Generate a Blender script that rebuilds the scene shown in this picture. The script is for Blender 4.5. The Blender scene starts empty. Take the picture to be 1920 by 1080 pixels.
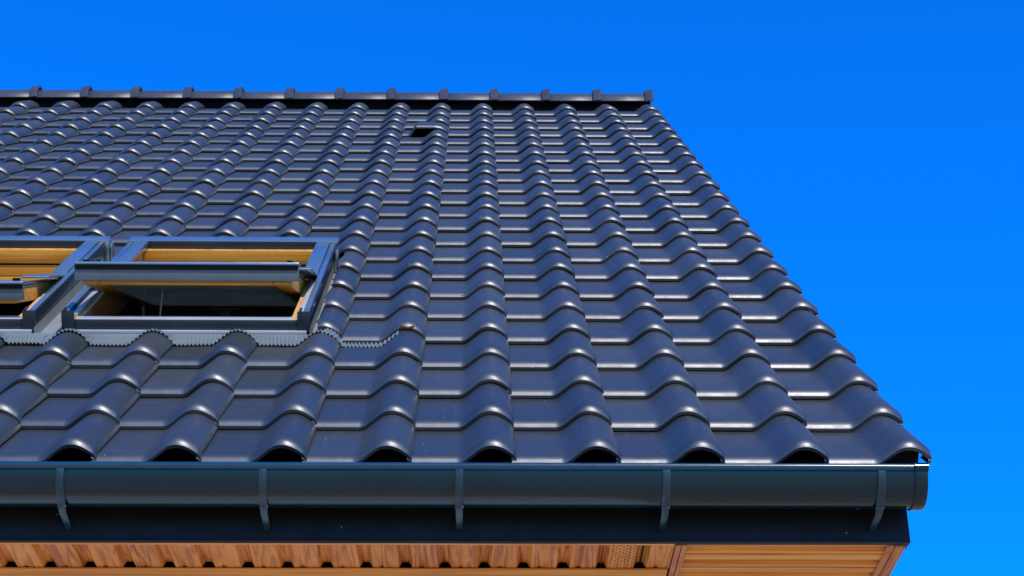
import bpy, bmesh, math, random
from mathutils import Vector, Matrix
random.seed(7)
C = bpy.context.scene.collection
R = math.radians
# ------------------------------------------------------------------ camera
cd = bpy.data.cameras.new('camera'); cam = bpy.data.objects.new('camera', cd); C.objects.link(cam)
cam.location = (-1.1255, -4.3906, -1.9955); cam.rotation_euler = (2.081, .0056, -.0195)
cd.sensor_width = 36; cd.lens = 3500/1920*36; cd.clip_start = .05; cd.clip_end = 5000
sc = bpy.context.scene; sc.camera = cam
# ------------------------------------------------------------------ light
SUN_EL, SUN_AZ = 38, 18        # azimuth: degrees to the right of straight behind the camera
w = bpy.data.worlds.new('World'); sc.world = w; w.use_nodes = True
nt = w.node_tree; nt.nodes.clear()
sky = nt.nodes.new('ShaderNodeTexSky'); sky.sky_type = 'NISHITA'; sky.sun_disc = False
sky.sun_elevation = R(SUN_EL); sky.sun_rotation = R(180-SUN_AZ); sky.air_density = 1.0; sky.dust_density = .2; sky.ozone_density = 3
hs = nt.nodes.new('ShaderNodeHueSaturation'); hs.inputs['Saturation'].default_value = 1.0; hs.inputs['Value'].default_value = 1.0
tint = nt.nodes.new('ShaderNodeMix'); tint.data_type = 'RGBA'; tint.blend_type = 'MULTIPLY'
tint.inputs['Factor'].default_value = 1; tint.inputs[7].default_value = (.012, .83, 2.2, 1)
bg = nt.nodes.new('ShaderNodeBackground'); bg.inputs['Strength'].default_value = .15
out = nt.nodes.new('ShaderNodeOutputWorld')
nt.links.new(sky.outputs[0], hs.inputs['Color']); nt.links.new(hs.outputs[0], tint.inputs[6])
nt.links.new(tint.outputs[2], bg.inputs[0]); nt.links.new(bg.outputs[0], out.inputs[0])
ld = bpy.data.lights.new('sun', 'SUN'); ld.energy = 4.2; ld.angle = R(.5); ld.color = (1, .93, .84)
sun = bpy.data.objects.new('sun', ld); C.objects.link(sun)
sd = Vector((math.sin(R(SUN_AZ))*math.cos(R(SUN_EL)), -math.cos(R(SUN_AZ))*math.cos(R(SUN_EL)), math.sin(R(SUN_EL))))
sun.rotation_euler = sd.to_track_quat('Z', 'Y').to_euler()
sc.view_settings.view_transform = 'Standard'; sc.view_settings.look = 'None'
sc.view_settings.exposure = 0.0; sc.view_settings.gamma = 1; sc.view_settings.use_curve_mapping = False
# ------------------------------------------------------------------ roof coordinates
TH = .7251
SV = Vector((0, math.cos(TH), math.sin(TH))); NV = Vector((0, -math.sin(TH), math.cos(TH)))
def RP(u, s, n): return Vector((u, 0, 0)) + SV*s + NV*n
W = .27; E = .3339
def row_s(j): return E*j - .0004*j*(22-j)
# ------------------------------------------------------------------ materials
def mat(name, base=(.5,.5,.5), rough=.5, metal=0, spec=.5, coat=0, coat_r=.1, build=None):
    m = bpy.data.materials.new(name); m.use_nodes = True
    t = m.node_tree; p = t.nodes['Principled BSDF']
    p.inputs['Base Color'].default_value = (*base, 1); p.inputs['Roughness'].default_value = rough
    p.inputs['Metallic'].default_value = metal; p.inputs['Specular IOR Level'].default_value = spec
    p.inputs['Coat Weight'].default_value = coat; p.inputs['Coat Roughness'].default_value = coat_r
    if build: build(t, p)
    return m
def node(t, kind, **kw):
    n = t.nodes.new(kind)
    for k, v in kw.items():
        if k in n.inputs: n.inputs[k].default_value = v
        else: setattr(n, k, v)
    return n
def ramp(t, fac, stops):
    r = t.nodes.new('ShaderNodeValToRGB'); e = r.color_ramp.elements
    while len(e) > 2: e.remove(e[-1])
    for i, (p, c) in enumerate(stops):
        if i < 2: e[i].position = p
        else: e.new(p)
        e[i].color = (*c, 1)
    t.links.new(fac, r.inputs[0]); return r.outputs[0]
def coords(t, scale=(1,1,1), rot=(0,0,0)):
    g = t.nodes.new('ShaderNodeNewGeometry'); mp = t.nodes.new('ShaderNodeMapping')
    mp.inputs['Scale'].default_value = scale; mp.inputs['Rotation'].default_value = rot
    t.links.new(g.outputs['Position'], mp.inputs[0]); return mp.outputs[0]
def noise(t, vec, scale, detail=3, rough=.5):
    n = node(t, 'ShaderNodeTexNoise', Scale=scale, Detail=detail, Roughness=rough); t.links.new(vec, n.inputs['Vector']); return n.outputs['Fac']
def mixc(t, fac, a, b, mode='MIX'):
    m = t.nodes.new('ShaderNodeMix'); m.data_type = 'RGBA'; m.blend_type = mode
    for s, v in ((0, fac), (6, a), (7, b)):
        if isinstance(v, (int, float)): m.inputs[s].default_value = v
        elif isinstance(v, tuple): m.inputs[s].default_value = (*v, 1)
        else: t.links.new(v, m.inputs[s])
    return m.outputs[2]
def math_(t, op, a, b=0.):
    m = t.nodes.new('ShaderNodeMath'); m.operation = op
    for i, v in enumerate((a, b)):
        if isinstance(v, (int, float)): m.inputs[i].default_value = v
        else: t.links.new(v, m.inputs[i])
    return m.outputs[0]
def bump(t, p, h, strength=.2, dist=.002):
    b = t.nodes.new('ShaderNodeBump'); b.inputs['Strength'].default_value = strength; b.inputs['Distance'].default_value = dist
    t.links.new(h, b.inputs['Height']); t.links.new(b.outputs[0], p.inputs['Normal'])
def specks(t, vec, scale, dens=.1, size=.16):
    v = node(t, 'ShaderNodeTexVoronoi', Scale=scale); t.links.new(vec, v.inputs['Vector'])
    near = math_(t, 'LESS_THAN', v.outputs['Distance'], size)
    sp = t.nodes.new('ShaderNodeSeparateColor'); t.links.new(v.outputs['Color'], sp.inputs[0])
    return math_(t, 'MULTIPLY', near, math_(t, 'LESS_THAN', sp.outputs[0], dens))

def b_tile(t, p):
    c = coords(t)
    a = t.nodes.new('ShaderNodeAttribute'); a.attribute_name = 'tile_tone'
    f = math_(t, 'ADD', math_(t, 'MULTIPLY', noise(t, c, 9, 5, .6), .5), math_(t, 'MULTIPLY', a.outputs['Fac'], .5))
    col = ramp(t, f, [(.20, (.020, .024, .021)), (.80, (.043, .044, .036))])
    st = noise(t, coords(t, (60, 4, 4)), 1, 4, .6)
    col = mixc(t, math_(t, 'MULTIPLY', math_(t, 'GREATER_THAN', st, .66), .12), col, (.16, .15, .14))
    sk = specks(t, c, 38, .035, .09)
    col = mixc(t, sk, col, (.34, .33, .30))
    # weathered film collected on the outer edges of the tiles
    e = t.nodes.new('ShaderNodeAttribute'); e.attribute_name = 'lip'
    col = mixc(t, math_(t, 'MULTIPLY', e.outputs['Fac'], math_(t, 'MULTIPLY', noise(t, c, 55, 4, .7), .7)), col, (.14, .11, .065))
    t.links.new(col, p.inputs['Base Color'])
    r = ramp(t, noise(t, c, 22, 5, .65), [(.3, (.36,)*3), (.75, (.49,)*3)]); t.links.new(r, p.inputs['Roughness'])
    bump(t, p, math_(t, 'ADD', noise(t, c, 260, 3, .6), math_(t, 'MULTIPLY', noise(t, c, 14, 2), 6)), .12, .0012)
M_TILE = mat('engobe_clay_tile', rough=.32, spec=1.0, build=b_tile)

def metal_build(col, col2, sp=(.5,.55,.55), dens=.05, r0=.22, r1=.4, sc_=30, size=.07):
    def f(t, p):
        c = coords(t)
        k = ramp(t, noise(t, c, 6, 5, .65), [(.3, col), (.75, col2)])
        k = mixc(t, specks(t, c, sc_, dens, size), k, sp)
        t.links.new(k, p.inputs['Base Color'])
        t.links.new(ramp(t, noise(t, c, 18, 5, .7), [(.3, (r0,)*3), (.75, (r1,)*3)]), p.inputs['Roughness'])
        bump(t, p, noise(t, c, 5, 2), .05, .004)
    return f
M_GUT = mat('gutter_coating', spec=.42, build=metal_build((.0015, .014, .018), (.003, .020, .025), r0=.11, r1=.17, dens=.03))
M_FAS = mat('fascia_coating', spec=.16, build=metal_build((.007, .007, .008), (.011, .011, .012), dens=.14, size=.05, r0=.4, r1=.6))
M_BRK = mat('bracket_coating', spec=.5, build=metal_build((.006, .028, .036), (.012, .04, .048), r0=.25, r1=.4))
M_BEAD = mat('gutter_bead_coating', spec=.6, build=metal_build((.006, .035, .052), (.010, .048, .068), r0=.16, r1=.24, dens=.03))
M_SASH = mat('sash_aluminium', metal=.3, spec=.5, build=metal_build((.09, .12, .12), (.13, .16, .155), dens=.05, r0=.3, r1=.45, sc_=60))
M_RIDGE = mat('ridge_tile_glaze', spec=.6, build=metal_build((.045, .043, .04), (.07, .066, .06), dens=.02, r0=.27, r1=.4))
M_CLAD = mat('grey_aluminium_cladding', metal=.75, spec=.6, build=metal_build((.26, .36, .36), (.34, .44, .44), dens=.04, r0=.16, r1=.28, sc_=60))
M_DCLAD = mat('dark_aluminium_cladding', metal=.3, spec=.6, build=metal_build((.018, .028, .034), (.028, .04, .048), dens=.04, r0=.2, r1=.32, sc_=60))
M_FLASH = mat('lead_grey_flashing', metal=.1, spec=.5, build=metal_build((.16, .19, .175), (.22, .25, .23), dens=.1, r0=.35, r1=.55, sc_=80))
M_PALE = mat('pale_flashing', metal=.2, spec=.5, build=metal_build((.42, .41, .38), (.52, .5, .46), dens=.05, r0=.3, r1=.45))
M_TRAY = mat('tray_flashing', metal=.1, spec=.4, build=metal_build((.20, .21, .19), (.28, .29, .27), dens=.05, r0=.4, r1=.55))
M_BLACK = mat('black_rubber_and_felt', base=(.004, .004, .005), rough=.8, spec=.1)
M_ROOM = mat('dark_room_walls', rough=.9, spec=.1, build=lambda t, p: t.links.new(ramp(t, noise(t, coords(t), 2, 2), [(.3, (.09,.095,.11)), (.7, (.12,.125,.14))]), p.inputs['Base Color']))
M_WHITE = mat('white_paint', base=(.8, .8, .78), rough=.5)
def b_glass(t, p):
    p.inputs['Base Color'].default_value = (.36, .46, .44, 1); p.inputs['Roughness'].default_value = .5
    p.inputs['Transmission Weight'].default_value = .15; p.inputs['Coat Weight'].default_value = 1; p.inputs['Coat Roughness'].default_value = .03; p.inputs['IOR'].default_value = 1.5
def b_pane(t, p):
    b_glass(t, p)
    tr = t.nodes.new('ShaderNodeBsdfTranslucent'); mx = t.nodes.new('ShaderNodeMixShader'); o = t.nodes['Material Output']
    c = coords(t); t.links.new(ramp(t, noise(t, c, 5, 4, .6), [(.3, (.10, .125, .115)), (.7, (.15, .18, .165))]), tr.inputs[0])
    mx.inputs[0].default_value = .6; t.links.new(p.outputs[0], mx.inputs[1]); t.links.new(tr.outputs[0], mx.inputs[2]); t.links.new(mx.outputs[0], o.inputs['Surface'])
M_GLASS = mat('frosted_pane', spec=.6, build=b_pane)
def wood(name, dark, mid, light, grain='x', ang=0, sc_=1., rough=.45, sat=.7):
    def f(t, p):
        ax = {'x': 'Y', 'y': 'X'}[grain]; pitch = {'x': .0955, 'y': .1043}[grain]
        g = t.nodes.new('ShaderNodeNewGeometry'); sp = t.nodes.new('ShaderNodeSeparateXYZ'); t.links.new(g.outputs['Position'], sp.inputs[0])
        k = math_(t, 'FLOOR', math_(t, 'DIVIDE', math_(t, 'ADD', sp.outputs[ax], .993 if grain == 'y' else -.158), pitch))   # which board
        off = t.nodes.new('ShaderNodeCombineXYZ')
        for q in range(3): t.links.new(math_(t, 'MULTIPLY', k, (3.71, 5.13, 1.9)[q]), off.inputs[q])
        ad = t.nodes.new('ShaderNodeVectorMath'); t.links.new(g.outputs['Position'], ad.inputs[0]); t.links.new(off.outputs[0], ad.inputs[1])
        def stretched(along, across):
            mp = t.nodes.new('ShaderNodeMapping'); t.links.new(ad.outputs[0], mp.inputs[0])
            mp.inputs['Scale'].default_value = {'x': (along, across, across), 'y': (across, along, across)}[grain]; return mp.outputs[0]
        fine = node(t, 'ShaderNodeTexNoise', Scale=sc_, Detail=4, Roughness=.6, Distortion=.6); t.links.new(stretched(*((4, 190) if grain == 'y' else (2, 150))), fine.inputs['Vector'])
        big = node(t, 'ShaderNodeTexNoise', Scale=sc_, Detail=2, Roughness=.5, Distortion=.4); t.links.new(stretched(*((1.8, 19) if grain == 'y' else (.5, 22))), big.inputs['Vector'])
        rings = math_(t, 'PINGPONG', math_(t, 'MULTIPLY', big.outputs['Fac'], 15.0), 1.0)      # cathedral grain from a slow field
        fac = math_(t, 'ADD', math_(t, 'MULTIPLY', fine.outputs['Fac'], .62), math_(t, 'MULTIPLY', rings, .24))
        kn = node(t, 'ShaderNodeTexWhiteNoise'); kn.noise_dimensions = '1D'; t.links.new(k, kn.inputs['W'])
        fac = math_(t, 'ADD', fac, math_(t, 'MULTIPLY', math_(t, 'SUBTRACT', kn.outputs['Value'], .5), .14))
        col = ramp(t, fac, [(.20, dark), (.45, mid), (.75, light)])
        t.links.new(col, p.inputs['Base Color'])
        bump(t, p, fac, .25, .0008)
    return mat(name, rough=rough, spec=.4, build=f)
M_SOF = wood('soffit_wood_foil', (.34, .085, .016), (.74, .25, .04), (.92, .40, .08), 'y')
M_SOFX = wood('gable_soffit_wood_foil', (.60, .18, .02), (.86, .33, .04), (.98, .54, .07), 'x')
M_TRIM = wood('soffit_trim_foil', (.34, .10, .03), (.56, .20, .06), (.70, .29, .09), 'y')
M_PINE = wood('lacquered_pine', (.48, .18, .016), (.68, .29, .03), (.82, .43, .06), 'x', sc_=.8, rough=.3)
M_PINEY = wood('lacquered_pine_jamb', (.50, .22, .05), (.68, .36, .10), (.82, .5, .18), 'y', sc_=.5, rough=.3)
M_LEAF = mat('dry_leaf', base=(.42, .10, .04), rough=.7, build=lambda t, p: t.links.new(ramp(t, noise(t, coords(t), 300, 3), [(.3, (.30,.06,.02)), (.7, (.62,.22,.08))]), p.inputs['Base Color']))
M_STONE = mat('pale_grit', rough=.8, build=lambda t, p: t.links.new(ramp(t, noise(t, coords(t), 400, 3), [(.3, (.5,.48,.44)), (.7, (.8,.78,.74))]), p.inputs['Base Color']))
def b_wall(t, p):
    c = coords(t); t.links.new(ramp(t, noise(t, c, 3, 6, .6), [(.3, (.62,.6,.55)), (.7, (.72,.7,.65))]), p.inputs['Base Color']); bump(t, p, noise(t, c, 90, 4, .7), .5, .004)
M_WALL = mat('cream_render', rough=.9, spec=.2, build=b_wall)
def b_ground(t, p):
    c = coords(t)
    g = ramp(t, noise(t, c, .35, 8, .65), [(.35, (.50,.38,.22)), (.6, (.62,.49,.31)), (.8, (.24,.22,.12))])
    g = mixc(t, math_(t, 'MULTIPLY', noise(t, c, 30, 5, .7), .5), g, (.50,.42,.32))
    t.links.new(g, p.inputs['Base Color']); bump(t, p, noise(t, c, 25, 5, .7), .6, .03)
M_GROUND = mat('sandy_ground', rough=.95, spec=.15, build=b_ground)

# ------------------------------------------------------------------ helpers
def link(name, me, m, parent=None, smooth=False):
    o = bpy.data.objects.new(name, me); C.objects.link(o)
    if m and not me.materials: me.materials.append(m)
    if parent: o.parent = parent
    if smooth: me.polygons.foreach_set('use_smooth', [True]*len(me.polygons))
    me.update(); return o
class MB:
    def __init__(s): s.v = []; s.f = []
    def quad_box(s, P):            # 8 corner points, bottom loop then top loop
        k = len(s.v); s.v += [tuple(p) for p in P]
        for f in ((3,2,1,0),(4,5,6,7),(0,1,5,4),(1,2,6,5),(2,3,7,6),(3,0,4,7)): s.f.append(tuple(k+i for i in f))
    def box(s, x0, x1, y0, y1, z0, z1, fn=None):
        fn = fn or (lambda a, b, c: Vector((a, b, c)))
        s.quad_box([fn(*q) for q in ((x0,y0,z0),(x1,y0,z0),(x1,y1,z0),(x0,y1,z0),(x0,y0,z1),(x1,y0,z1),(x1,y1,z1),(x0,y1,z1))])
    def rbox(s, u0, u1, s0, s1, n0, n1): s.box(u0, u1, s0, s1, n0, n1, RP)
    def grid(s, rows, close=False):
        k = len(s.v); n = len(rows[0])
        for r in rows: s.v += [tuple(p) for p in r]
        for i in range(len(rows)-1):
            for j in range(n-1 if not close else n):
                a = k+i*n+j; b = k+i*n+(j+1)%n
                s.f.append((a, b, b+n, a+n))
    def tube(s, pts, r, seg=8):
        rows = []
        for i, p in enumerate(pts):
            d = (Vector(pts[min(i+1, len(pts)-1)])-Vector(pts[max(i-1, 0)])).normalized()
            a = d.orthogonal().normalized(); b = d.cross(a)
            rows.append([Vector(p)+a*math.cos(t)*r+b*math.sin(t)*r for t in (2*math.pi*q/seg for q in range(seg))])
        k = len(s.v); s.grid(rows, True)
        s.f.append(tuple(k+i for i in range(seg))[::-1]); s.f.append(tuple(k+(len(rows)-1)*seg+i for i in range(seg)))
    def build(s, name, m, parent=None, bev=0, smooth=False, seg=2):
        me = bpy.data.meshes.new(name); me.from_pydata(s.v, [], s.f); me.update()
        bm = bmesh.new(); bm.from_mesh(me); bmesh.ops.recalc_face_normals(bm, faces=bm.faces)
        if bev:
            ed = [e for e in bm.edges if len(e.link_faces) == 2 and e.calc_face_angle(0) > .6]
            bmesh.ops.bevel(bm, geom=ed, offset=bev, segments=seg, profile=.5, affect='EDGES', clamp_overlap=True)
        bm.to_mesh(me); bm.free()
        o = link(name, me, m, parent, smooth)
        if smooth or bev:
            me.polygons.foreach_set('use_smooth', [True]*len(me.polygons))
            me.set_sharp_from_angle(angle=R(38))
        return o
def smooth01(x): x = max(0, min(1, x)); return x*x*(3-2*x)

# ------------------------------------------------------------------ the setting
def ground():
    m = MB(); N = 40; sz = 2500
    xs = [math.copysign(abs(i/N)**3, i)*sz for i in range(-N, N+1)]
    m.grid([[Vector((x, y, -3.62+(.05*math.sin(x*.7)*math.cos(y*.5) if abs(x)+abs(y) > 8 else 0))) for x in xs] for y in xs])
    o = m.build('ground', M_GROUND); o['kind'] = 'structure'; return o
ground()
house = bpy.data.objects.new('house', None); C.objects.link(house)
house['label'] = 'dark tiled house roof with two open roof windows, navy gutter and wood-look eaves'
house['category'] = 'house'

# ------------------------------------------------------------------ roof tiles
CR = .79                       # where the crown sits across a tile (0 left edge .. 1 right edge)
def prof(t, vent=False):       # height of the tile surface above the trough
    def roll(t):
        H, r_ = .0475, .058
        x = abs(t-CR)*W; xa = .0365                  # round back of the roll, then a straight flank, then a tight toe
        if t >= CR: return H*math.cos((t-CR)/(1-CR)*1.12)
        if x <= xa: return H-r_+math.sqrt(r_*r_-x*x)
        ya_ = H-r_+math.sqrt(r_*r_-xa*xa); g = xa/math.sqrt(r_*r_-xa*xa)
        h = ya_-(x-xa)*g; q = .009                   # soft minimum against the flat pan
        return h if h > q else (0 if h < -q else (h+q)**2/(4*q))
    h = roll(t)
    if vent and t < CR: h = max(h, .050*smooth01((t-.17)/.15))
    return h
TS = [-.02, .0, .03, .065, .1, .18, .28, .38, .42, .44, .455, .47, .485, .50, .515, .53, .545, .56, .58, .60, .62, .65, .68, .71, .74, .77, .80, .83, .86, .89, .92, .95, .975, .992]
TV = [-.02, .0, .03, .065, .1, .16, .19, .205, .22, .24, .26, .28, .30, .32, .34, .36, .38, .40, .46, .54, .62, .70, .77, .80, .83, .86, .89, .92, .95, .975, .992]
# stations along the slope: (distance up from the lip, drop), going from the underside round the nose and up the tile
NL = .034; nose = []; z_ = 0; d_ = NL
while d_ > 1e-6:
    nose.append((d_, z_)); st_ = min(d_, NL/9)
    z_ -= st_*math.tan(R(54)*(1-(d_-st_/2)/NL)**1.25); d_ -= st_
nose.append((0, z_)); nose.reverse()
ST = [(.10, -.0300), (.012, z_-.0110), (.0045, z_-.0105), (.0022, z_-.0088), (.0008, z_-.0012)]+nose+[(.05, .0003), (.2, 0), (.405, 0)]
LIPS = [0, 1, 1, .9, .1, 0, 0]+[0]*20
TILT = .0295/E
NB = -.0335                    # height of the troughs at the lip
def tile_mesh(V, F, tone, lip, i, j, ts=TS, vent=False, t_from=None, s_top=None, s_bot=0):
    u0 = -i*W - CR*W; s0 = row_s(j)
    js = random.uniform(-.0032, .0032); jn = random.uniform(-.0006, .0012); ju = random.uniform(-.0009, .0009); sk = random.uniform(-.008, .008)
    tn = random.random()
    tl = list(ts)
    if t_from is not None:
        tl = [t_from]+[t for t in tl if t > t_from+.004]
    st = [(d, z, l) for (d, z), l in zip(ST, LIPS)]
    P = [(t, prof(t, vent)) for t in tl]
    P += [(1.001, prof(1)-.0012), (1.006, prof(1)-.0045), (1.020, prof(1)-.0115), (1.024, prof(1)-.0150), (1.018, prof(1)-.0165), (.975, prof(1)-.0085)]
    if i == 0: P[-6:] = [(t_, h_) for t_, h_ in ((1.001, prof(1)-.0012), (1.005, prof(1)-.0035), (1.004, prof(1)-.0065), (1.0, prof(1)-.0085), (.99, prof(1)-.0085), (.975, prof(1)-.0075))]
    if vent: st[0] = (.3, -.028, 0)
    k = len(V); n = len(P)
    for d, z, l in st:
        if s_top is not None: d = min(d, s_top-s0)
        for a, (t, h) in enumerate(P):
            hh = h
            rag = 0
            if t_from is not None and a == 0: rag = random.uniform(-.007, .004)
            V.append(tuple(RP(u0+t*W+ju+sk*(d)+rag, s0+d+js+sk*(t-.5)*.15, NB+hh+z-TILT*d+jn)))
            tone.append(tn); lip.append(l)
    for a in range(len(st)-1):
        for b in range(n-1):
            q = k+a*n+b; F.append((q, q+1, q+1+n, q+n))
V, F, tone, lip = [], [], [], []
WU0, WU1 = -3.40, -1.640       # the strip the two roof windows take out of rows 4 to 7
VENT = (5, 19)
for j in range(23):
    for i in range(0, 21):
        if (i, j) == VENT: continue
        ul, ur = -i*W-CR*W, -i*W+(1-CR)*W
        if 4 <= j <= 7:
            if ul >= WU1 or ur <= WU0: tile_mesh(V, F, tone, lip, i, j)
            elif ur > WU1+.02: tile_mesh(V, F, tone, lip, i, j, t_from=(WU1-ul)/W)
            elif ul < WU0-.02: pass
            continue
        tile_mesh(V, F, tone, lip, i, j, s_top=(1.262 if j == 3 and WU0 < ul and ur < WU1+.1 else (7.66 if j == 22 else None)))
me = bpy.data.meshes.new('roof'); me.from_pydata(V, [], F)
a = me.attributes.new('tile_tone', 'FLOAT', 'POINT'); a.data.foreach_set('value', tone)
a = me.attributes.new('lip', 'FLOAT', 'POINT'); a.data.foreach_set('value', lip)
roof = link('roof', me, M_TILE, house, True); me.set_sharp_from_angle(angle=R(30))
V, F, tone, lip = [], [], [], []
tile_mesh(V, F, tone, lip, *VENT, ts=TV, vent=True)
me = bpy.data.meshes.new('vent_tile'); me.from_pydata(V, [], F)
a = me.attributes.new('tile_tone', 'FLOAT', 'POINT'); a.data.foreach_set('value', tone)
a = me.attributes.new('lip', 'FLOAT', 'POINT'); a.data.foreach_set('value', lip)
vt = link('vent_tile', me, M_TILE, roof, True); me.set_sharp_from_angle(angle=R(30)); vt['label'] = 'raised ventilation tile with dark open mouth'
# black felt and battens under the tiles, with the window opening left out
m = MB()
D0, D1 = -.125, -.095
m.rbox(-5.75, .03, .03, 1.36, D0, D1); m.rbox(-5.75, .03, 2.64, 7.74, D0, D1)
m.rbox(-5.75, -3.41, 1.36, 2.64, D0, D1); m.rbox(-1.64, .03, 1.36, 2.64, D0, D1)
m.build('roof_felt', M_BLACK, house)
# rear slope of the roof, seen only from the side
m = MB(); ya = 7.76*math.cos(TH); za = 7.76*math.sin(TH)-.07
def BK(u, s, n): return Vector((u, ya+s*math.cos(TH)+n*math.sin(TH), za-s*math.sin(TH)+n*math.cos(TH)))
m.box(-5.75, .04, .06, 7.75, -.12, -.01, BK); m.build('rear_roof_slope', M_TILE, house)
# ridge
ridge_y, ridge_z = 5.833, 5.107
m = MB(); m.box(-5.75, .03, ridge_y-.04, ridge_y+.04, ridge_z-.16, ridge_z+.03); m.build('ridge_vent_strip', M_BLACK, roof)
def saddle(u0, u1, r0, r1, skirt, thick=.012, lift=0, seg=14, bev=0):
    m = MB(); rows = []
    for u, r in ((u0, r0), (u0+.004, r0+.003), (u1-.004, r1+.003), (u1, r1)):
        pr = []
        outer = [(-1, -skirt)]+[(-math.cos(math.pi*a/seg), None) for a in range(seg+1)]+[(1, -skirt)]
        for k in range(seg+1):
            t = math.pi*k/seg
            pr.append((-math.cos(t)*r, math.sin(t)*r*.98+lift))
        pr = [(-r-.002, -skirt)]+pr+[(r+.002, -skirt)]
        ri = r-thick
        inn = [(ri, -skirt)]+[(math.cos(math.pi*k/seg)*ri, math.sin(math.pi*k/seg)*ri) for k in range(seg+1)]+[(-ri, -skirt)]
        rows.append([Vector((u, ridge_y+y, ridge_z+z)) for y, z in pr+inn])
    k = len(m.v); m.grid(rows, True); n = len(rows[0]); h = n//2
    for base in (k, k+3*n):
        for q in range(h-1): m.f.append((base+q, base+q+1, base+n-2-q, base+n-1-q))
    return m
CL = [.020, -.324, -.663, -1.004, -1.337, -1.683, -2.023, -2.352, -2.690, -3.022, -3.364, -3.694, -4.026, -4.36, -4.70, -5.04, -5.38]
for k, u in enumerate(CL):
    o = saddle(u-.030, u+.024, .108+random.uniform(-.001,.001), .117, .024, lift=.004).build('ridge_clip', M_RIDGE, roof, smooth=True)
    if k < len(CL)-1:
        dz = random.uniform(-.0015, .0015)
        saddle(CL[k+1]+.006, u-.006, .087+dz, .090+dz, .012).build('ridge_tile', M_RIDGE, roof, smooth=True)
# ------------------------------------------------------------------ fascia, gutter
FY = .10; XL = -5.7
m = MB()
m.box(XL, -.002, FY, FY+.012, -.223, -.045); m.box(XL, -.002, FY-.004, FY+.02, -.2270, -.2235)
m.box(-.014, -.002, FY+.0125, FY+.06, -.223, -.045)
m.build('fascia', M_FAS, house, bev=.0012)
GY, GZ, GR = .004, -.093, .075
m = MB(); rows = []
def arc_pts(r, a0, a1, n): return [(GY-r*math.cos(a), GZ-r*math.sin(a)) for a in (a0+(a1-a0)*k/n for k in range(n+1))]
prof_g = arc_pts(GR, 0, math.pi, 36)+arc_pts(GR-.0022, math.pi, 0, 36)
for x in (XL, -.006): rows.append([Vector((x, y, z)) for y, z in prof_g])
m.grid(rows, True)
gut = m.build('gutter', M_GUT, house, smooth=True)
m = MB(); m.tube([(XL, GY-GR-.002, GZ+.000), (-2.5, GY-GR-.002, GZ+.000), (-.016, GY-GR-.002, GZ+.000)], .0092, 20); m.build('gutter_bead', M_BEAD, gut, smooth=True)
# end cap: closed half disc with a collar and a bead sleeve
m = MB(); seg = 28
ring = lambda r, x: [Vector((x, GY-r*math.cos(math.pi*k/seg), GZ-r*math.sin(math.pi*k/seg))) for k in range(seg+1)]
m.grid([ring(GR-.001, -.014), ring(GR+.0045, -.013), ring(GR+.0055, .004), ring(GR+.005, .016), ring(GR+.0025, .0195), ring(GR-.004, .021), ring(.02, .0215), ring(.002, .0215)])
m.tube([(-.014, GY-GR-.002, GZ+.000), (.0205, GY-GR-.002, GZ+.000)], .0118, 20)
m.build('gutter_end_cap', M_GUT, gut, smooth=True)
def bracket(x):
    m = MB(); w_ = .0102; rows = []
    path = []
    for a in range(0, 15): path.append((GY-(GR+.0012)*math.cos(R(-4+a*5.2)), GZ-(GR+.0012)*math.sin(R(-4+a*5.2))))
    p = path[-1]; path += [(p[0]+.014, p[1]-.010), (p[0]+.036, p[1]-.021), (FY-.028, -.188), (FY-.010, -.193), (FY-.001, -.196)]
    for k, (y, z) in enumerate(path):
        a = path[max(k-1, 0)]; b = path[min(k+1, len(path)-1)]
        d = Vector((0, b[0]-a[0], b[1]-a[1])).normalized(); nrm = Vector((0, d.z, -d.y))*(1)
        if nrm.y > 0: nrm = -nrm
        wv = w_*(1-.25*max(0, k-14)/5)
        c = Vector((0, y, z)); o_ = nrm*.0042
        rows.append([Vector((x-wv, 0, 0))+c, Vector((x-wv, 0, 0))+c+o_*.8, Vector((x-wv+.0015, 0, 0))+c+o_, Vector((x+wv-.0015, 0, 0))+c+o_, Vector((x+wv, 0, 0))+c+o_*.8, Vector((x+wv, 0, 0))+c])
    m.grid(rows, True); k = len(m.v)-len(rows)*6
    m.f.append(tuple(range(k, k+6))); m.f.append(tuple(range(len(m.v)-6, len(m.v))))
    # seam of the two-part bracket and the clip over the bead
    m.box(x-w_-.001, x+w_+.001, path[15][0]-.003, path[15][0]+.003, path[15][1]-.0058, path[15][1]-.0005)
    
    return m
for x in (-.0975, -.6415, -1.163, -1.6555, -2.1616, -2.67, -3.18, -3.69, -4.2, -4.7, -5.2):
    bracket(x).build('gutter_bracket', M_BRK, gut, bev=.0006)
# eave filler behind the gutter
m = MB(); m.box(XL, -.03, FY+.021, FY+.06, -.125, -.06); m.rbox(XL, .03, -.01, .05, -.13, -.085)
m.build('eave_board', M_BLACK, house)
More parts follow.
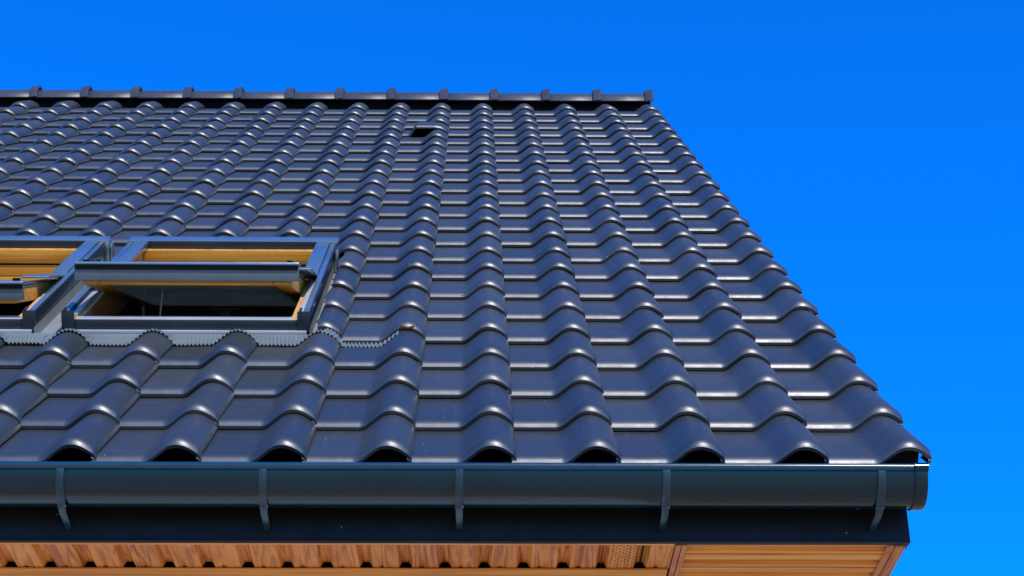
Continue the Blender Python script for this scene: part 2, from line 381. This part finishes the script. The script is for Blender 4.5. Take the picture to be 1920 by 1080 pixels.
# ------------------------------------------------------------------ soffit
ZS = -.2280
def ribbed(x_edges_fn, a0, a1, b0, b1, pitch, phase, along):
    """flat faces hanging low with deep narrow flutes; 'along' is the direction the flutes run"""
    prof_ = []; g = .0255; dp = .017
    k0 = math.floor((a0-phase)/pitch)-1
    a = phase+k0*pitch
    while a < a1+pitch:
        for da, dz in ((-g*.72, 0), (-g*.36, dp), (g*.30, dp), (g*.72, 0), (g*.72+.016, .0006), (g*.72+.020, .0036 if along == 'y' else .014), (g*.72+(.026 if along == 'y' else .0225), .0036 if along == 'y' else .014), (g*.72+(.031 if along == 'y' else .0265), 0)):
            prof_.append((a+da, dz))
        a += pitch
    prof_ = [(min(max(x, a0), a1), z) for x, z in prof_]
    m = MB()
    if along == 'y': m.grid([[Vector((x, y, ZS+.006+z)) for x, z in prof_] for y in (b0, (b0+b1)/2, b1)])
    else: m.grid([[Vector((x, y, ZS+.006+z)) for y, z in prof_] for x in (b0, (b0+b1)/2, b1)])
    return m
sof = ribbed(None, XL, -.7885, FY+.014, .305, .1043, -.993, 'y').build('soffit', M_SOF, house, smooth=True)
ribbed(None, -.6847, -.606, FY+.014, .305, .1043, -.6847, 'y').build('soffit_panel', M_SOF, sof, smooth=True)
# perforated vent panel between two flutes, real holes
def perforated():
    m = MB(); x0, x1 = -.7885, -.6847; y0, y1 = FY+.014, .305
    c0, c1 = -.7690, -.7045      # punched field
    rows_n = 20; cols_n = 7; dx = (c1-c0)/cols_n; dy = (y1-y0)/rows_n
    z = ZS+.0055
    V, F = [], []
    bm = bmesh.new()
    def quad(*p): bm.faces.new([bm.verts.new(q) for q in p])
    for a in range(cols_n):
        for b in range(rows_n):
            xa, xb, ya_, yb = c0+a*dx, c0+(a+1)*dx, y0+b*dy, y0+(b+1)*dy
            if (a+b) % 2 == 0:
                cx, cy, r = (xa+xb)/2, (ya_+yb)/2, .0027
                q = [bm.verts.new((cx+r*math.cos(t), cy+r*math.sin(t), z)) for t in (R(45+45*k) for k in range(8))]
                cor = [bm.verts.new(v) for v in ((xb, yb, z), ((xa+xb)/2, yb, z), (xa, yb, z), (xa, cy, z), (xa, ya_, z), (cx, ya_, z), (xb, ya_, z), (xb, cy, z))]
                for k in range(8): bm.faces.new((cor[k], cor[(k+1) % 8], q[(k+1) % 8], q[k]))
            else: quad((xa, ya_, z), (xb, ya_, z), (xb, yb, z), (xa, yb, z))
    for pts in ([(x0, .0168), (x0+.0077, .0168), (x0+.0160, 0), (c0, -.0005)], [(c1, -.0005), (c1+.0015, 0), (x1-.0092, .0168), (x1, .0168)]):
        for (xa, za), (xb, zb) in zip(pts[:-1], pts[1:]):
            quad((xa, y0, ZS+.006+za), (xb, y0, ZS+.006+zb), (xb, y1, ZS+.006+zb), (xa, y1, ZS+.006+za))
    me = bpy.data.meshes.new('perforated_panel'); bm.to_mesh(me); bm.free()
    return link('perforated_panel', me, M_SOF, sof)
perforated()
m = MB(); m.box(XL, -.05, FY+.013, .6, ZS+.03, ZS+.036); m.build('soffit_backing', M_BLACK, house)
m = MB(); m.box(XL, -.61, .297, .47, ZS-.0005, ZS+.0045); m.box(XL, -.61, FY+.0125, FY+.024, ZS+.0005, ZS+.0048)
m.build('soffit_trim', M_SOFX, sof, bev=.001)
# cross trim at the corner of the eaves (two narrow mouldings) and the gable soffit with boards running along the eave
for a, b in ((-.6045, -.5905), (-.5885, -.5745)):
    m = MB(); m.box(a, b, FY+.022, 3.2, ZS-.001, ZS+.006); m.build('soffit_trim', M_TRIM, sof, bev=.0018)
ribbed(None, FY+.014, 3.2, -.575, -.052, .0955, .158, 'x').build('gable_soffit', M_SOFX, sof, smooth=True)
for a, b, z in ((-.0555, -.038, -.001), (-.036, -.010, -.003)):
    m = MB(); m.box(a, b, FY+.024, 3.2, ZS+z, ZS+.008); m.build('soffit_trim', M_TRIM, sof, bev=.002)
# verge board under the gable end of the tiles, following the slope
m = MB(); m.rbox(-.012, .004, .10, 7.7, -.235, -.075); m.build('verge_board', M_FAS, house, bev=.002)
m = MB(); m.rbox(-.024, -.013, .06, 7.64, -.12, -.056); m.build('verge_batten', M_BLACK, house)
m = MB(); us = [-.078+.106*k/12 for k in range(13)]
m.grid([[RP(u, s_, n_) for u, n_ in [(u, NB+prof(u/W+CR)-.0275) for u in us]+[(us[-1], -.12), (us[0], -.12)]] for s_ in (.013, .055)], True)
m.f += [tuple(range(len(us)+2)), tuple(range(len(us)+2, 2*len(us)+4))]
m.build('verge_filler', M_BLACK, house)
m = MB(); m.box(-.036, -.0125, FY+.07, .6, ZS+.009, -.10); m.build('verge_end_block', M_TRIM, house)
# walls
m = MB(); m.box(XL, -.62, .47, .77, -3.7, ZS+.02); m.build('front_wall', M_WALL, house)
m = MB()
P = [(.771, -3.7), (11, -3.7), (11, -.25), (ya, za-.2), (.771, .3)]
k = len(m.v); m.v += [(-.62, y, z) for y, z in P]+[(-.92, y, z) for y, z in P]
m.f += [tuple(range(5)), tuple(range(9, 4, -1))]+[(i, (i+1) % 5, 5+(i+1) % 5, 5+i) for i in range(5)]
m.build('gable_wall', M_WALL, house)

# ------------------------------------------------------------------ roof windows
def skylight(u1, ang, first):
    """u1 right outer edge; ang how far the sash is swung open (degrees)"""
    u0 = u1-.81; s0, s1 = 1.372, 2.60
    J = .062
    m = MB()                                                     # fixed pine frame
    m.rbox(u0+.012, u0+J, s0+.02, s1-.02, -.125, .004); m.rbox(u1-J, u1-.012, s0+.02, s1-.02, -.125, .004)
    m.rbox(u0+J-.002, u1-J+.002, s1-.066, s1-.021, -.124, .003); m.rbox(u0+J-.002, u1-J+.002, s0+.021, s0+.07, -.124, -.012)
    fr = m.build('skylight', M_PINEY, house, bev=0)
    m = MB(); m.rbox(u0+J+.001, u1-J-.001, s1-.075, s1-.0665, -.049, .004); m.build('head_board', M_PINE, fr, bev=.0015)
    m = MB(); m.rbox(u0+J+.001, u1-J-.001, s1-.072, s1-.0665, -.122, -.057); m.build('head_board', M_PINE, fr, bev=.0015)
    m = MB(); m.rbox(u0+J+.002, u1-J-.002, s1-.071, s1-.03, -.056, -.050); m.build('gasket', M_BLACK, fr)
    # top hood: broad sky-reflecting top sheet with a dark folded front
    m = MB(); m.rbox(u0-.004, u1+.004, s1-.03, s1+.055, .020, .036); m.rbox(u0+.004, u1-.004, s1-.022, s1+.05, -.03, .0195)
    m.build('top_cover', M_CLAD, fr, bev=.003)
    m = MB(); m.rbox(u0+.03, u1-.03, s1-.036, s1-.0305, .004, .034); m.build('top_cover_edge', M_DCLAD, fr, bev=.0015)
    sp = s0+.60                                                  # pivot
    for side in (0, 1):
        e0, e1 = (u0, u0+.024) if side == 0 else (u1-.024, u1)   # outer rail, full height
        m = MB(); m.rbox(e0, e1, s0, s1-.035, -.055, .026); m.build('side_cladding', M_DCLAD, fr, bev=.002)
        m = MB(); m.rbox(e0+.002, e1-.003, s0+.002, s1-.037, .0265, .0305); m.build('rail_cap', M_CLAD, fr, bev=.0012)
        f0, f1 = (u0+.0255, u0+.078) if side == 0 else (u1-.078, u1-.0255)
        m = MB(); m.rbox(f0, f1, sp+.02, s1-.038, .008, .034)    # broad upper side cover, upper half only
        m.build('upper_side_cover', M_CLAD, fr, bev=.002)
        g0, g1 = (u0+.0255, u0+.045) if side == 0 else (u1-.045, u1-.0255)
        m = MB(); m.rbox(g0, g1, s0+.03, sp+.01, .0045, .016); m.build('inner_ledge', M_PALE, fr, bev=.002)
        h0, h1 = (u0-.001, u0+.040) if side == 0 else (u1-.040, u1+.001)
        m = MB(); m.rbox(h0, h1, s0-.010, s0-.0005, -.040, .032)   # dark end plug of the rail
        m.rbox(h0+.006, h0+.014, s0-.0105, s0+.03, .0325, .038)
        m.build('rail_end_cap', M_DCLAD, fr, bev=.0015)
    # bottom rail cladding, above the pale flashing strip
    m = MB(); m.rbox(u0+.040, u1-.040, s0-.004, s0+.05, -.030, .000); m.rbox(u0+.04, u1-.04, s0+.0505, s0+.075, -.03, -.008)
    m.build('bottom_cladding', M_DCLAD, fr, bev=.002)
    m = MB(); m.rbox(u0+.041, u1-.041, s0-.001, s0+.046, .0005, .0035); m.build('bottom_rail_cap', M_PALE, fr, bev=.001)
    m = MB(); m.rbox(u0+.01, u1-.01, s0-.018, s0-.005, -.044, -.031); m.build('flashing_strip', M_PALE, fr, bev=.0015)
    # ---- sash, turned about the pivot line; a runs down the sash from the pivot, b outward
    a_ = R(ang); pn = -.012
    ds = Vector((0, 0, 0)) - SV*math.cos(a_) + NV*math.sin(a_)   # direction of the lower half of the sash
    dn = NV*math.cos(a_) + SV*math.sin(a_)
    def SP(u, a, b): return RP(u, sp, pn) + ds*a + dn*b
    q0, q1 = u0+.066, u1-.066; A0, A1 = -.535, .590
    T0, T1 = -.045, .012
    m = MB()
    m.box(q0, q0+.055, A0, A1, T0, T1, SP); m.box(q1-.055, q1, A0, A1, T0, T1, SP)
    m.box(q0+.0555, q1-.0555, A1-.06, A1, T0, T1, SP); m.box(q0+.0555, q1-.0555, A0, A0+.06, T0, T1, SP)
    m.build('sash', M_PINE, fr, bev=.003)
    m = MB(); m.box(q0+.05, q1-.05, A0+.05, A1-.05, T0+.003, T0+.022, SP); m.build('pane', M_GLASS, fr)
    # aluminium over the outside of the sash, with the deep front lip
    m = MB()
    m.box(q0-.025, q1+.030, A1+.001, A1+.012, T0+.012, T1+.006, SP)
    m.box(q0-.004, q0+.05, A0+.3, A1, T1+.0005, T1+.006, SP); m.box(q1-.05, q1+.004, A0+.3, A1, T1+.0005, T1+.006, SP)
    m.build('sash_cladding', M_SASH, fr, bev=.0015)
    m = MB(); m.box(q0-.026, q1+.031, A1-.06, A1+.020, T1+.0065, T1+.017, SP); m.build('sash_drip_cover', M_CLAD, fr, bev=.004, seg=3)
    m = MB(); m.box(q0-.023, q1+.028, A1+.0125, A1+.0175, T1-.008, T1+.006, SP); m.build('sash_seal', M_BLACK, fr)
    m = MB(); m.box(q1-.012, q1+.006, A1-.05, A1-.012, T1+.0172, T1+.026, SP); m.build('latch', M_BLACK, fr, bev=.002)
    m = MB(); m.box(q0-.004, q0+.014, A1-.05, A1-.012, T1+.0172, T1+.026, SP); m.build('latch', M_BLACK, fr, bev=.002)
    for side in (0, 1):                                           # pivot hoods at the sash sides
        h0, h1 = (q0-.045, q0+.052) if side == 0 else (q1-.052, q1+.045)
        m = MB(); m.box(h0, h1, -.03, .30 if side else .27, T1+.018, T1+.026, SP)
        m.build('pivot_hood', M_CLAD, fr, bev=.003)
    m = MB(); c = (q0+q1)/2-.02
    m.box(c-.055, c+.055, A0+.012, A0+.03, T0-.012, T0-.001, SP); m.box(c-.02, c+.02, A0+.008, A0+.02, T0-.045, T0-.0125, SP)
    m.build('sash_handle', M_FLASH, fr, bev=.003)
    # ---- flashing trays
    m = MB()
    m.rbox(u0-.048, u1+.042, s0-.0045, s0+.001, -.056, -.0525)
    rt = u1+.052
    m.grid([[RP(x, s, z) for x, z in ((u1+.001, -.02), (u1+.002, -.058), (u1+.030, -.060), (u1+.034, -.046), (rt+.012, -.044))] for s in (s0-.03, 2.0, s1+.06)])
    lt = u0-.048
    m.grid([[RP(x, s, z) for x, z in ((u0-.001, -.02), (u0-.002, -.058), (u0-.03, -.060), (u0-.034, -.046), (lt, -.044))] for s in (s0-.03, 2.0, s1+.06)])
    m.build('flashing', M_TRAY, fr)
    return fr
k1 = skylight(-1.668, 16.7, True)
k2 = skylight(-2.566, 10.5, False)
# hinge post between the windows
m = MB(); m.rbox(-2.556, -2.541, 2.50, 2.56, -.05, .045); m.rbox(-2.537, -2.528, 2.50, 2.54, -.05, .035); m.build('bracket', M_CLAD, k2, bev=.001)
m = MB(); m.rbox(-1.660, -1.650, 2.40, 2.44, -.05, .030); m.build('bracket', M_CLAD, k1, bev=.001)
# white rod hanging inside the opened window
p0 = RP(-2.22, 1.75, -.05)
m = MB(); m.tube([p0+Vector((0, 0, .12)), p0+Vector((0, 0, -.1)), p0+Vector((.002, 0, -.4))], .003, 8); m.build('hanging_rod', M_WHITE, k1, smooth=True)
# corrugated apron draped over the tiles of row 3
def apron(ua, ub, s0_, s1_, parent, ub_flat):
    m = MB(); n = int((ub-ua)/.0021); rows = []
    s3 = row_s(3)
    for q in range(9):
        f = q/8; row = []
        for k in range(n+1):
            u = ua+(ub-ua)*k/n
            i = math.floor(-u/W+(1-CR)); ul = -i*W-CR*W; t = (u-ul)/W
            if t > 1: t -= 1
            if t < 0: t += 1
            h = prof(max(t, .055))
            if t > .97: h *= 1-(t-.97)/.03*.3
            if t < .05: h = .016*(1-t/.05)
            s = s0_+(s1_-s0_)*f+.006*math.sin(u*9)*(1-f)+.003*math.sin(u*31)*(1-f)
            off = u > ub_flat
            base = NB+h-TILT*(s-s3)+(.0045 if off else .0085)
            flat = -.0415
            bl = 0 if off else smooth01((f-.05)/.9)
            z = base*(1-bl)+flat*bl
            cor = .0036*math.sin(2*math.pi*u/.0126)*(1-.7*max(0, (f-.8)/.2))
            row.append(RP(u+(.010*f*math.sin((t-.5)*2*math.pi)), s, z+cor))
        rows.append(row)
    m.grid(rows)
    o = m.build('apron_flashing', M_FLASH, parent, smooth=False)
    so = o.modifiers.new('thick', 'SOLIDIFY'); so.thickness = .0018
    return o
apron(-2.52, -1.375, 1.238, 1.352, k1, -1.62); apron(-3.42, -2.522, 1.240, 1.352, k2, 0)
# attic room behind the openings
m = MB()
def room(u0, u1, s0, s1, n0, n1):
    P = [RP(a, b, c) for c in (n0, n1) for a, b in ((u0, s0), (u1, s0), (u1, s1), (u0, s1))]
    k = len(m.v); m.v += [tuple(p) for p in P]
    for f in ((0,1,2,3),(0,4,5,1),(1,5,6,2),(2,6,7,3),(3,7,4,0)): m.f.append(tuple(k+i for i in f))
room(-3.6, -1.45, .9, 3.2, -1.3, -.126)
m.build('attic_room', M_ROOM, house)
m = MB()
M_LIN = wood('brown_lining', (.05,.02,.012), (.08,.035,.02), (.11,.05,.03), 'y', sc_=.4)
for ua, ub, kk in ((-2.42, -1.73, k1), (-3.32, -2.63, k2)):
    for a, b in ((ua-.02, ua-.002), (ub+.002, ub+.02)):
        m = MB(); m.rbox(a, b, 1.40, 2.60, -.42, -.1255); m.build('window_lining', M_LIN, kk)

# ------------------------------------------------------------------ small loose things on the tiles
def debris(name, u, s, n, size, label, cat, m_, stretch=1.6, rot=0, curl=.3):
    m = MB(); L = size*stretch; nU, nV = 8, 5; top = []; bot = []
    for a in range(nU+1):
        x = a/nU; wv = size*.5*math.sin(math.pi*min(max(x, .04), .97))**.8
        ra = []; rb = []
        for b in range(nV+1):
            y = (b/nV*2-1)
            px, py = (x-.5)*L, y*wv
            cz = curl*size*(y*y)+curl*size*.8*(x-.5)**2*4+.0008*math.sin(a*2.3+b)
            c_, s_ = math.cos(rot), math.sin(rot)
            q = (px*c_-py*s_, px*s_+py*c_)
            ra.append(SV*q[1]+Vector((q[0], 0, 0))+NV*(cz+.0009)); rb.append(SV*q[1]+Vector((q[0], 0, 0))+NV*cz)
        top.append(ra); bot.append(rb)
    m.grid(top); m.grid(bot[::-1])
    edge = [top[a][0] for a in range(nU+1)]+[top[nU][b] for b in range(nV+1)]+[top[a][nV] for a in range(nU, -1, -1)]+[top[0][b] for b in range(nV, -1, -1)]
    edb = [bot[a][0] for a in range(nU+1)]+[bot[nU][b] for b in range(nV+1)]+[bot[a][nV] for a in range(nU, -1, -1)]+[bot[0][b] for b in range(nV, -1, -1)]
    m.grid([edge, edb])
    o = m.build(name, m_, smooth=True); o.location = RP(u, s, n); o['label'] = label; o['category'] = cat; o['group'] = 'bits of debris on the roof tiles'
    return o
debris('leaf', -1.345, row_s(4)-.006, -.008, .014, 'red-brown dry leaf caught under the tile edge at the right end of the corrugated apron', 'leaf', M_LEAF, 3.4, -.25, .5)
debris('leaf', -1.077, row_s(2)-.004, -.030, .009, 'small pinkish leaf bit stuck beside a tile roll, third course above the gutter', 'leaf', M_LEAF, 1.8, .5)
debris('leaf', -.811, row_s(4)-.004, -.034, .007, 'tiny brown leaf bit low on a tile roll, fifth course up, right of centre', 'leaf', M_LEAF, 1.5, .9)
debris('leaf', -1.17, row_s(6)-.003, -.046, .007, 'tiny orange leaf bit at a tile edge level with the open sash, near mid-roof', 'leaf', M_LEAF, 1.6, .3)
